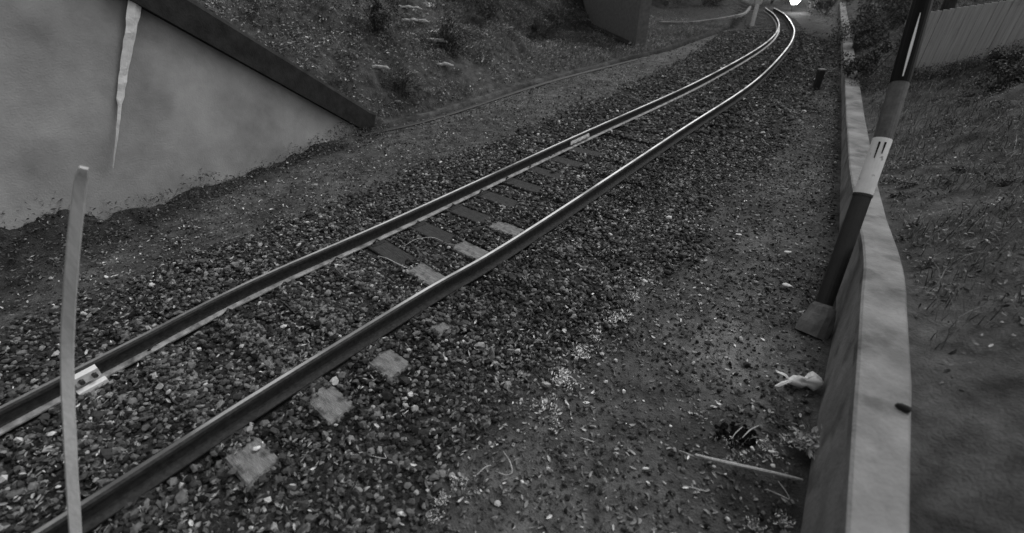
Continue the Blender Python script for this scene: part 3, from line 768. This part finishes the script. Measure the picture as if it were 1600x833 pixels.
# ---------------------------------------------------------------- small things lying about
def stick(pts, rad, label, name='stick', m='wood', cat='stick', n=8, group=None):
    P = catmull([at(x, y, z) for x, y, z in pts], 5)
    rr = [(1.0 if m == 'wood' else .7) * float(np.interp(i / (len(P) - 1), np.linspace(0, 1, len(rad)), rad)) for i in range(len(P))]
    return tag(mesh_obj(name, *tube(P, rr, n, .12), M[m]), label, cat, group)
e = stick([(1086, 711, .03), (1130, 722, .04), (1190, 735, .045), (1254, 750, .03)], [.010, .0135, .014, .013, .009], 'long pale bare stick lying on the earth near the low wall')
stick([(1198, 765, .03), (1218, 773, .03), (1233, 780, .035), (1228, 768, .06), (1216, 752, .05)], [.003, .005, .004, .003], 'bent pale twig folded into a V below the long stick', 'twig', 'twig', 'twig')
stick([(1066, 758, .02), (1085, 763, .03), (1104, 768, .03)], [.002, .005, .003], 'thin pale forked twig left of the long stick', 'twig', 'twig', 'twig')
stick([(1062, 704, .02), (1074, 709, .03), (1086, 714, .02)], [.003, .005, .003], 'short dark twig touching the left end of the long stick', 'twig', 'wood', 'twig')
stick([(907, 684, .02), (917, 687, .03), (928, 691, .03)], [.004, .006, .005], 'short straight pale twig on the earth in the lower middle', 'twig', 'twig', 'twig')
stick([(787, 706, .04), (797, 722, .05), (800, 738, .04), (790, 742, .03), (779, 738, .02)], [.003, .005, .005, .003], 'hooked pale twig on the earth at the bottom centre', 'twig', 'twig', 'twig')
stick([(745, 742, .02), (758, 730, .03), (768, 727, .03)], [.004, .005, .003], 'small pale twig left of the hooked twig', 'twig', 'twig', 'twig')
stick([(580, 712, .03), (592, 715, .04), (603, 716, .05), (600, 708, .06)], [.002, .005, .003], 'small white curled twig on the ballast outside the right rail', 'twig', 'twig', 'twig')
stick([(591, 400, .03), (605, 404, .05), (625, 414, .04), (640, 420, .03)], [.004, .006, .007, .005], 'pale stick against the nearest bare sleeper face between the rails', 'twig', 'twig', 'twig')
stick([(632, 384, .03), (650, 374, .06), (675, 371, .07), (692, 377, .03)], [.003, .005, .005, .003], 'arched pale twig between the rails beside the middle bare sleeper face', 'twig', 'twig', 'twig')
stick([(513, 415, .02), (524, 420, .05), (540, 437, .03)], [.009, .012, .007], 'dark bent branch piece between the rails', 'branch', 'bark', 'branch')
stick([(430, 465, .02), (445, 474, .04), (462, 490, .03)], [.007, .009, .006], 'dark straight branch piece between the rails, left of the bent one', 'branch', 'bark', 'branch')
stick([(1185, 665, .03), (1172, 672, .05), (1160, 684, .03)], [.004, .007, .004], 'pale dead blade of grass stalk arching over the dark hollow', 'dry_stalk', 'twig', 'stalk')
stick([(1160, 667, .03), (1150, 676, .04), (1143, 686, .02)], [.003, .005, .003], 'thinner pale stalk left of the arching one at the dark hollow', 'dry_stalk', 'twig', 'stalk')

# heap of black lumps at the dark hollow
CHAR = True
# plastic bag
def crumple(name, c, sx, sy, sz, rz, m, label, cat, seed=0, group=None, pinch=None, res=14):
    rs = np.random.default_rng(seed); V, F = [], []
    rows, cols = res, res + 6
    for i in range(rows + 1):
        th = math.pi * i / rows
        for j in range(cols):
            a = 2 * math.pi * j / cols
            x, y, z = math.sin(th) * math.cos(a), math.sin(th) * math.sin(a), math.cos(th)
            k = 1 + .22 * math.sin(3.1 * x + 5 * y + seed) * math.cos(4.3 * z + 2.2 * x + seed) + .1 * rs.normal() * .6
            if pinch: k *= np.interp(x, [-1, -.35, 0, .4, 1], pinch)
            V.append(Matrix.Rotation(rz, 3, 'Z') @ Vector((x * sx * (k if not pinch else 1), y * sy * k, max(z, -.35) * sz * k)) + Vector(c))
    for i in range(rows):
        for j in range(cols): F.append((i * cols + j, i * cols + (j + 1) % cols, (i + 1) * cols + (j + 1) % cols, (i + 1) * cols + j))
    return tag(mesh_obj(name, V, F, M[m], smooth=True), label, cat, group)
pc = at(1150, 677, 0); lump = []
for k_ in range(52):
    a_ = random.uniform(0, 6.28); r_ = random.random() ** .5
    cx_, cy_ = pc.x + .16 * r_ * math.cos(a_), pc.y + .10 * r_ * math.sin(a_); rs_ = .034 * (1.15 - .6 * r_) * random.uniform(.7, 1.2)
    q_ = np.clip(ICO * (1 + rng.normal(0, .25, (12, 1))), -.85, .85) * np.array([rs_ * 1.3, rs_, rs_ * .7])
    q_ = q_ @ rotmats(1, .6)[0].T + np.array([cx_, cy_, -.01])
    lump.append(([Vector(v) for v in q_], [tuple(int(i) for i in f) for f in ICF]))
tag(mesh_obj('charred_clump', *join(*lump), M['trash_dark']), 'black charred-looking clump on the earth above the long stick', 'clump')
p = at(1258, 596, .04); q = at(1225, 588, .04)
bg_ = crumple('plastic_bag', (p.x, p.y, .03), .15, .075, .08, R(-4), 'bag', 'crumpled white plastic bag with knotted end lying against the low wall', 'bag', 3, pinch=[.5, .8, .45, 1.1, .9])
for (ax_, ay_), (bx_, by_) in (((1232, 592), (1212, 577)), ((1236, 596), (1210, 603))):
    A_, B_ = at(ax_, ay_, .05), at(bx_, by_, .04); dd = (B_ - A_).normalized(); ss = dd.cross(Vector((0, 0, 1)))
    V = []
    for k in range(5):
        t = k / 4; w = np.interp(t, [0, .4, .8, 1], [.008, .018, .014, .003]); c_ = A_.lerp(B_, t) + Vector((0, 0, .012 * math.sin(t * 5)))
        V += [c_ - ss * w, c_ + Vector((0, 0, .008)), c_ + ss * w, c_ - Vector((0, 0, .004))]
    F = [(k * 4 + j, k * 4 + (j + 1) % 4, k * 4 + 4 + (j + 1) % 4, k * 4 + 4 + j) for k in range(4) for j in range(4)] + [(3, 2, 1, 0), (16, 17, 18, 19)]
    o = mesh_obj('bag_handle', V, F, M['bag']); o.parent = bg_

# pale litter pieces: (px, py, half length, half width, angle, label)
LIT = [
 (1230, 445, .055, .03, -35, 'oval pale crushed cup lying on the gravel near the banded pole', 'cup'),
 (1284, 467, .03, .022, 10, 'small white scrap beside the dark lower sleeve of the pole', 'scrap'),
 (1231, 393, .05, .022, -5, 'white flattened scrap on the gravel higher up near the low wall', 'scrap'),
 (1304, 392, .05, .028, 0, 'dull grey flat stone at the foot of the low wall', 'stone'),
 (865, 267, .05, .05, 20, 'round pale stone between the rails', 'stone'),
 (841, 284, .03, .03, 20, 'smaller pale stone just left of the round one between the rails', 'stone'),
 (1005, 193, .05, .05, 0, 'pale stone between the rails farther along the track', 'stone'),
 (1154, 366, .04, .02, -10, 'white flake of litter on the gravel in the middle right', 'scrap'),
 (491, 290, .06, .035, 5, 'pale flat stone left of the left rail near the wing wall', 'stone'),
 (622, 163, .08, .06, 0, 'white stone at the foot of the left bank', 'stone'),
 (857, 68, .12, .07, 0, 'white stone far up on the left bank', 'stone'),
 (646, 218, .04, .03, 0, 'small white pebble left of the left rail', 'stone'),
 (80, 677, .032, .024, 35, 'crumpled pale paper on the ballast left of the lath', 'paper'),
 (121, 633, .025, .014, 80, 'white torn scrap below the rail clamp', 'scrap'),
 (141, 653, .018, .011, -30, 'small white scrap to the right of the one below the clamp', 'scrap'),
 (124, 697, .02, .009, 25, 'slim white scrap right of the lath near its foot', 'scrap'),
 (90, 760, .02, .012, 5, 'flat pale scrap near the bottom of the lath', 'scrap'),
 (437, 530, .01, .01, 40, 'tiny bright white chip between the rails', 'scrap'),
 (332, 640, .014, .01, 40, 'pale curled leaf between the rails near the right rail', 'leaf'),
 (1116, 728, .014, .01, -15, 'small white square chip under the left end of the long stick', 'scrap'),
 (1134, 740, .010, .006, 20, 'tiny white chip right of the square one under the long stick', 'scrap'),
 (1048, 665, .012, .012, 0, 'small white chip on the earth left of the charred clump', 'scrap'),
 (1009, 731, .025, .01, 0, 'pale L-shaped leaf on the earth in the lower middle', 'leaf'),
 (816, 752, .012, .016, 40, 'small pale leaf right of the hooked twig', 'leaf'),
 (722, 640, .02, .02, 0, 'pale round pebble on the ballast in the lower middle', 'stone'),
 (700, 520, .03, .02, 10, 'pale pebble on the half-buried sleeper end', 'stone'),
 (1206, 705, .026, .012, -10, 'white leaf above the middle of the long stick', 'leaf'),
 (1208, 727, .018, .016, 0, 'white leaf close to the middle of the long stick', 'leaf'),
 (1176, 700, .012, .02, 20, 'upright white leaf at the edge of the charred clump', 'leaf'),
 (1060, 492, .05, .008, 0, 'slim pale splinter on the earth in the middle', 'splinter'),
 (510, 443, .035, .02, 10, 'pale rounded stone between the rails near the dark branches', 'stone'),
 (293, 477, .018, .018, 0, 'white pebble just left of the left rail', 'stone'),
 (400, 700, .03, .02, 20, 'pale chip on the nearest bare sleeper end', 'scrap'),
 (170, 770, .02, .014, 60, 'grey-white leaf left of the near end of the right rail', 'leaf'),
]
for i_, (px, py, a, b, ang, lb, ct) in enumerate(LIT):
    p = at(px, py, .02); z0 = tz(p.x, p.y)
    if z0 > .05 or px in (622, 857): p = hit(px, py); z0 = p.z
    st_ = ct == 'stone'
    crumple({'stone': 'pale_stone', 'cup': 'crushed_cup', 'scrap': 'litter_scrap', 'leaf': 'fallen_leaf', 'paper': 'crumpled_paper', 'splinter': 'wood_splinter'}[ct], (p.x, p.y, max(z0, -.02) + .035 + (b * .3 if st_ else .0)), a * .9, b * .9, (b * .6 if st_ else min(b * .4, .012)), R(ang), 'wall_cope' if st_ or ct == 'splinter' else ('paper'), lb, ct, i_ * 3 + 1, 'pale bits of litter and stone around the track', res=8)

# leafy weeds
def weed(px, py, n, spread, h, label, s=.02, tm=5.0, cat='weed', nm='weed', zb=0):
    p = at(px, py, zb); e = empty(nm, (p.x, p.y, zb - .02), label, cat, 'weeds beside the track')
    parts = []; xs = []
    for k in range(n):
        a = random.uniform(0, 6.28); r = random.random() ** .6 * spread
        tip = Vector((math.cos(a) * r, math.sin(a) * r, h * random.uniform(.4, 1)))
        parts.append(tube([(tip.x * .3, tip.y * .3, 0), tip * .6 + Vector((0, 0, .01)), tip], [.0012, .001, .0006], 4))
        xs.append(tip)
        for q in range(5): xs.append(tip * random.uniform(.3, 1.05) + Vector((random.uniform(-1, 1), random.uniform(-1, 1), 0)) * s * 1.6)
    mesh_obj('stem', *join(*parts), M['sleeper'], e)
    A_ = np.array([tuple(v) for v in xs]); t = np.clip(np.exp(rng.normal(-2.75, .6, len(A_))) * tm, 0, .8)
    P, t = leaves_at(A_[:, 0], A_[:, 1], A_[:, 2], s * .4, s, .7, t, (.45, .8), .2)
    o = batch('leaves', P, LEF, t, M['ivy']); o.parent = e
weed(1262, 700, 26, .11, .16, 'leafy pale weed growing against the foot of the low wall', .038, 7)
weed(1240, 690, 18, .13, .10, 'spreading weed of small pale leaves left of the leafy one by the wall', .025, 6)
weed(1222, 815, 14, .07, .06, 'small white-leaved weed at the bottom edge near the low wall', .014, 6)
weed(1180, 826, 16, .07, .05, 'cluster of tiny white leaves at the bottom edge, left of the other', .011, 7)
weed(690, 782, 18, .05, .07, 'clump of tiny white flowers at the bottom centre', .010, 8, 'flower clump', 'flower_clump')
weed(675, 808, 14, .09, .04, 'pale straggling weed just below the white flower clump', .012, 5)
weed(885, 590, 26, .15, .035, 'bright pale leaf cluster on the edge of the ballast', .024, 9)
weed(905, 552, 18, .12, .05, 'pale leaf cluster next above the bright one along the ballast edge', .022, 8)
weed(965, 495, 22, .16, .05, 'pale leaf cluster farther up the ballast edge', .024, 8)
weed(850, 630, 16, .12, .04, 'sparse pale leaves below the bright cluster on the ballast edge', .02, 7)
weed(990, 462, 14, .12, .05, 'farthest pale leaf cluster on the ballast edge', .022, 7)
weed(1085, 590, 10, .05, .04, 'tiny pale sprig on the earth in the middle right', .012, 6)
weed(1150, 705, 22, .16, .05, 'dry pale sprigs around the front of the charred clump', .013, 4)
weed(1225, 560, 26, .22, .03, 'pale matted patch of dry plants above the white bag', .014, 2.5)
weed(375, 690, 10, .1, .04, 'dull leaves beside the nearest bare sleeper end', .02, 2.5)

weed(930, 522, 16, .14, .03, 'thin scatter of pale leaves between the two larger clusters on the ballast edge', .02, 7)
weed(868, 655, 14, .12, .03, 'faint low pale weed at the lower end of the ballast edge', .016, 6)
weed(1195, 700, 18, .13, .05, 'pale sprigs between the charred clump and the wall', .018, 6)
weed(1090, 640, 10, .16, .03, 'sparse pale leaves left of the charred clump', .014, 5)
weed(720, 760, 12, .16, .03, 'sparse pale leaves between the flower clump and the hooked twig', .014, 6)
weed(1010, 440, 12, .16, .03, 'small pale leaves at the upper tip of the ballast edge trail', .018, 6)
